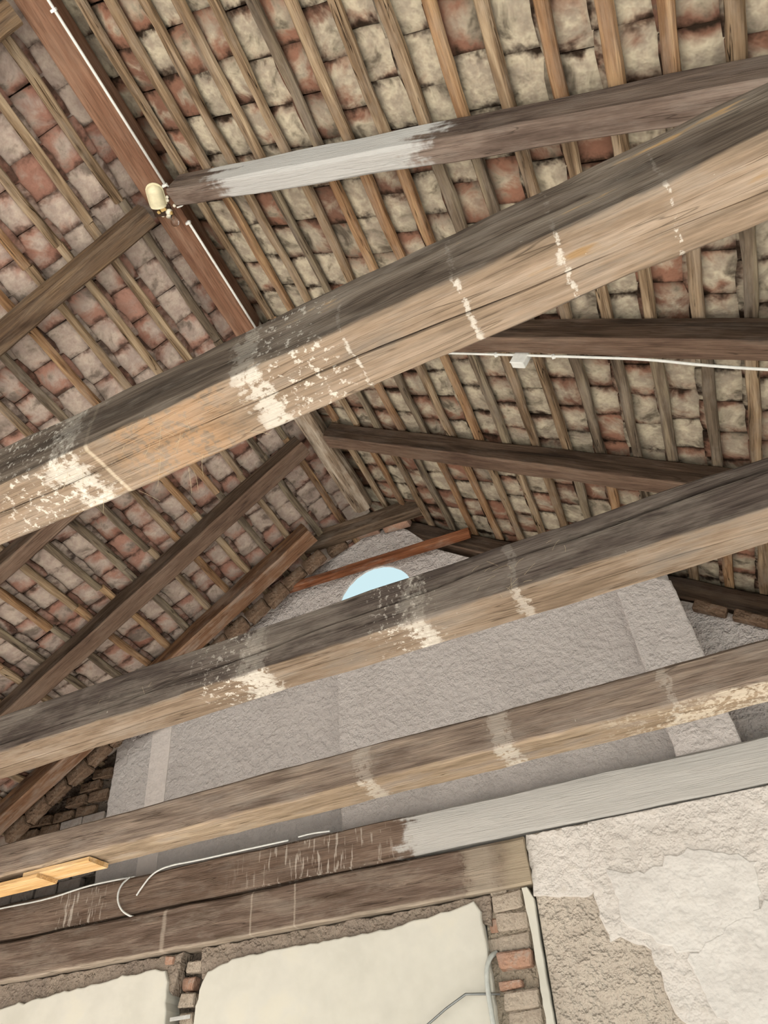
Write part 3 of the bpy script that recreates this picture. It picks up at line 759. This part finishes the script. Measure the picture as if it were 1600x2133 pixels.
# cables on the wall beam and the lintel
wp = lambda a, z, y=-.004: WALL @ Vector((a, y, z))
tag(link('cable', tube_mesh('cable', [wp(-7.1, 2.24, .0), wp(-6.53, 2.25), wp(-5.94, 2.235), wp(-5.5, 2.278), wp(-5.2, 2.285, .02), wp(-5.0, 2.285, .05)], .008, 6, 2), M['white']), 'thin pale cable lying along the top of the brown wall beam', 'cable', kind='thing')
tag(link('cable', tube_mesh('cable', [wp(-5.04, 2.285, .03), wp(-5.085, 2.22, -.02), wp(-5.10, 2.11, -.03), wp(-5.045, 2.005, -.02), wp(-4.94, 1.94, -.015), wp(-4.90, 1.93, .02)], .009, 6, 2), M['white']), 'pale cable looping in a half circle across the wall beam', 'cable', kind='thing')
tag(link('cable', tube_mesh('cable', [wp(-4.90, 2.10, -.01), wp(-4.86, 2.14, -.02), wp(-4.755, 2.255, -.02), wp(-4.6, 2.295, -.01), wp(-4.3, 2.288, .0), wp(-3.9, 2.29, .0), wp(-3.4, 2.295, .02)], .008, 6, 2), M['white']), 'pale loose cable end hanging in front of the wall beam', 'cable', kind='thing')
tag(link('cable', tube_mesh('cable', [wp(-3.30, 2.30, .01), wp(-3.16, 2.30, -.003), wp(-3.0, 2.288, .004)], .007, 6, 2), M['white']), 'short pale cable on the wall beam under the plaster panel corner', 'cable', kind='thing')
tag(link('cable', tube_mesh('cable', [wp(-1.735, 1.235, .06), wp(-1.765, 1.21, .01), wp(-1.80, 1.14, -.012), wp(-1.81, 1.02, -.012), wp(-1.80, .82, -.008), wp(-1.79, .5, .0)], .017, 8, 2), flat('grey_cable_sheath', 'b9bcb6', .5)), 'thick grey cable coming out of the brick jamb', 'cable', kind='thing')
tag(link('wire', tube_mesh('wire', [wp(-1.74, .985, .03), wp(-1.85, .992, -.02), wp(-1.955, 1.0, -.045), wp(-2.10, .935, -.05), wp(-2.35, .80, -.05), wp(-2.6, .68, -.05)], .008, 6), M['steel']), 'bent grey steel wire in front of the cream panel', 'wire', kind='thing')
tag(link('metal_strip', box_mesh('metal_strip', -.09, .10, -.006, .004, -.015, .012, .002), flat('pale_metal', 'b8b8b4', .4, .2), frame(wp(-4.33, 1.135, .03), EXW, WNW, UP)), 'pale metal strip bridging the slot between the cream panels', 'metal strip', kind='thing')

# fresh boards under the end of the third tie beam
M['fresh'] = wood('fresh_sawn_pine', ('c39a66', 'd4ae7c', 'e0c096'), None, 0, 0, cracks=.2)
timber('board', 'fresh yellow pine board ending under the grey-brown tie beam', frame(WN * 4.455 + EX * 0 + UP * 1.975, EX, WN, UP), M['fresh'], -5.10, -4.46, .20, .035, cat='board', seed=51, wob=.002, cham=.003)
timber('board', 'paler fresh pine board at the frame edge under the grey-brown tie beam', frame(WN * 4.44 + EX * 0 + UP * 1.940, EX, WN, UP), M['fresh'], -6.4, -4.93, .20, .03, cat='board', seed=52, wob=.002, cham=.003)

# straw and cobweb threads caught on the tie beams
rs = random.Random(3); V = []; Fc = []
def strand(p, d, L, r, bend):
    global V, Fc
    P = [p + d * (L * q / 3) + bend * ((q / 3) ** 2) * L for q in range(4)]
    me = tube_mesh('t', P, r, 4); b = len(V)
    V += [v.co.copy() for v in me.vertices]; Fc += [tuple(i + b for i in q.vertices) for q in me.polygons]
    bpy.data.meshes.remove(me)
for k in range(34):
    a = rs.choice((-1.34, -1.38, -1.45, -1.62, -1.75, -1.05)) + rs.gauss(0, .05)
    y = rs.uniform(1.24, 1.50)
    strand(WN * y + EX * a + UP * 1.992, Vector((rs.uniform(-1, 1), rs.uniform(-1, 1), rs.uniform(-.35, .1))).normalized(), rs.uniform(.02, .08), .0005, Vector((rs.uniform(-.3, .3), rs.uniform(-.3, .3), -.4)))
for k in range(24):
    a = rs.choice((-3.05, -2.7, -.75, -.45, -.62)) + rs.gauss(0, .06)
    strand(WN * rs.uniform(2.80, 2.82) + EX * a + UP * rs.uniform(2.0, 2.2), Vector((rs.uniform(-1, 1), -.2, rs.uniform(-1, .5))).normalized(), rs.uniform(.02, .07), .0005, Vector((rs.uniform(-.4, .4), -.1, -.5)))
tag(link('straw', mesh('straw', V, Fc), flat('dry_straw', 'b3a282', .8)), 'thin straw and dusty threads caught on the tie beams', 'straw', kind='stuff')
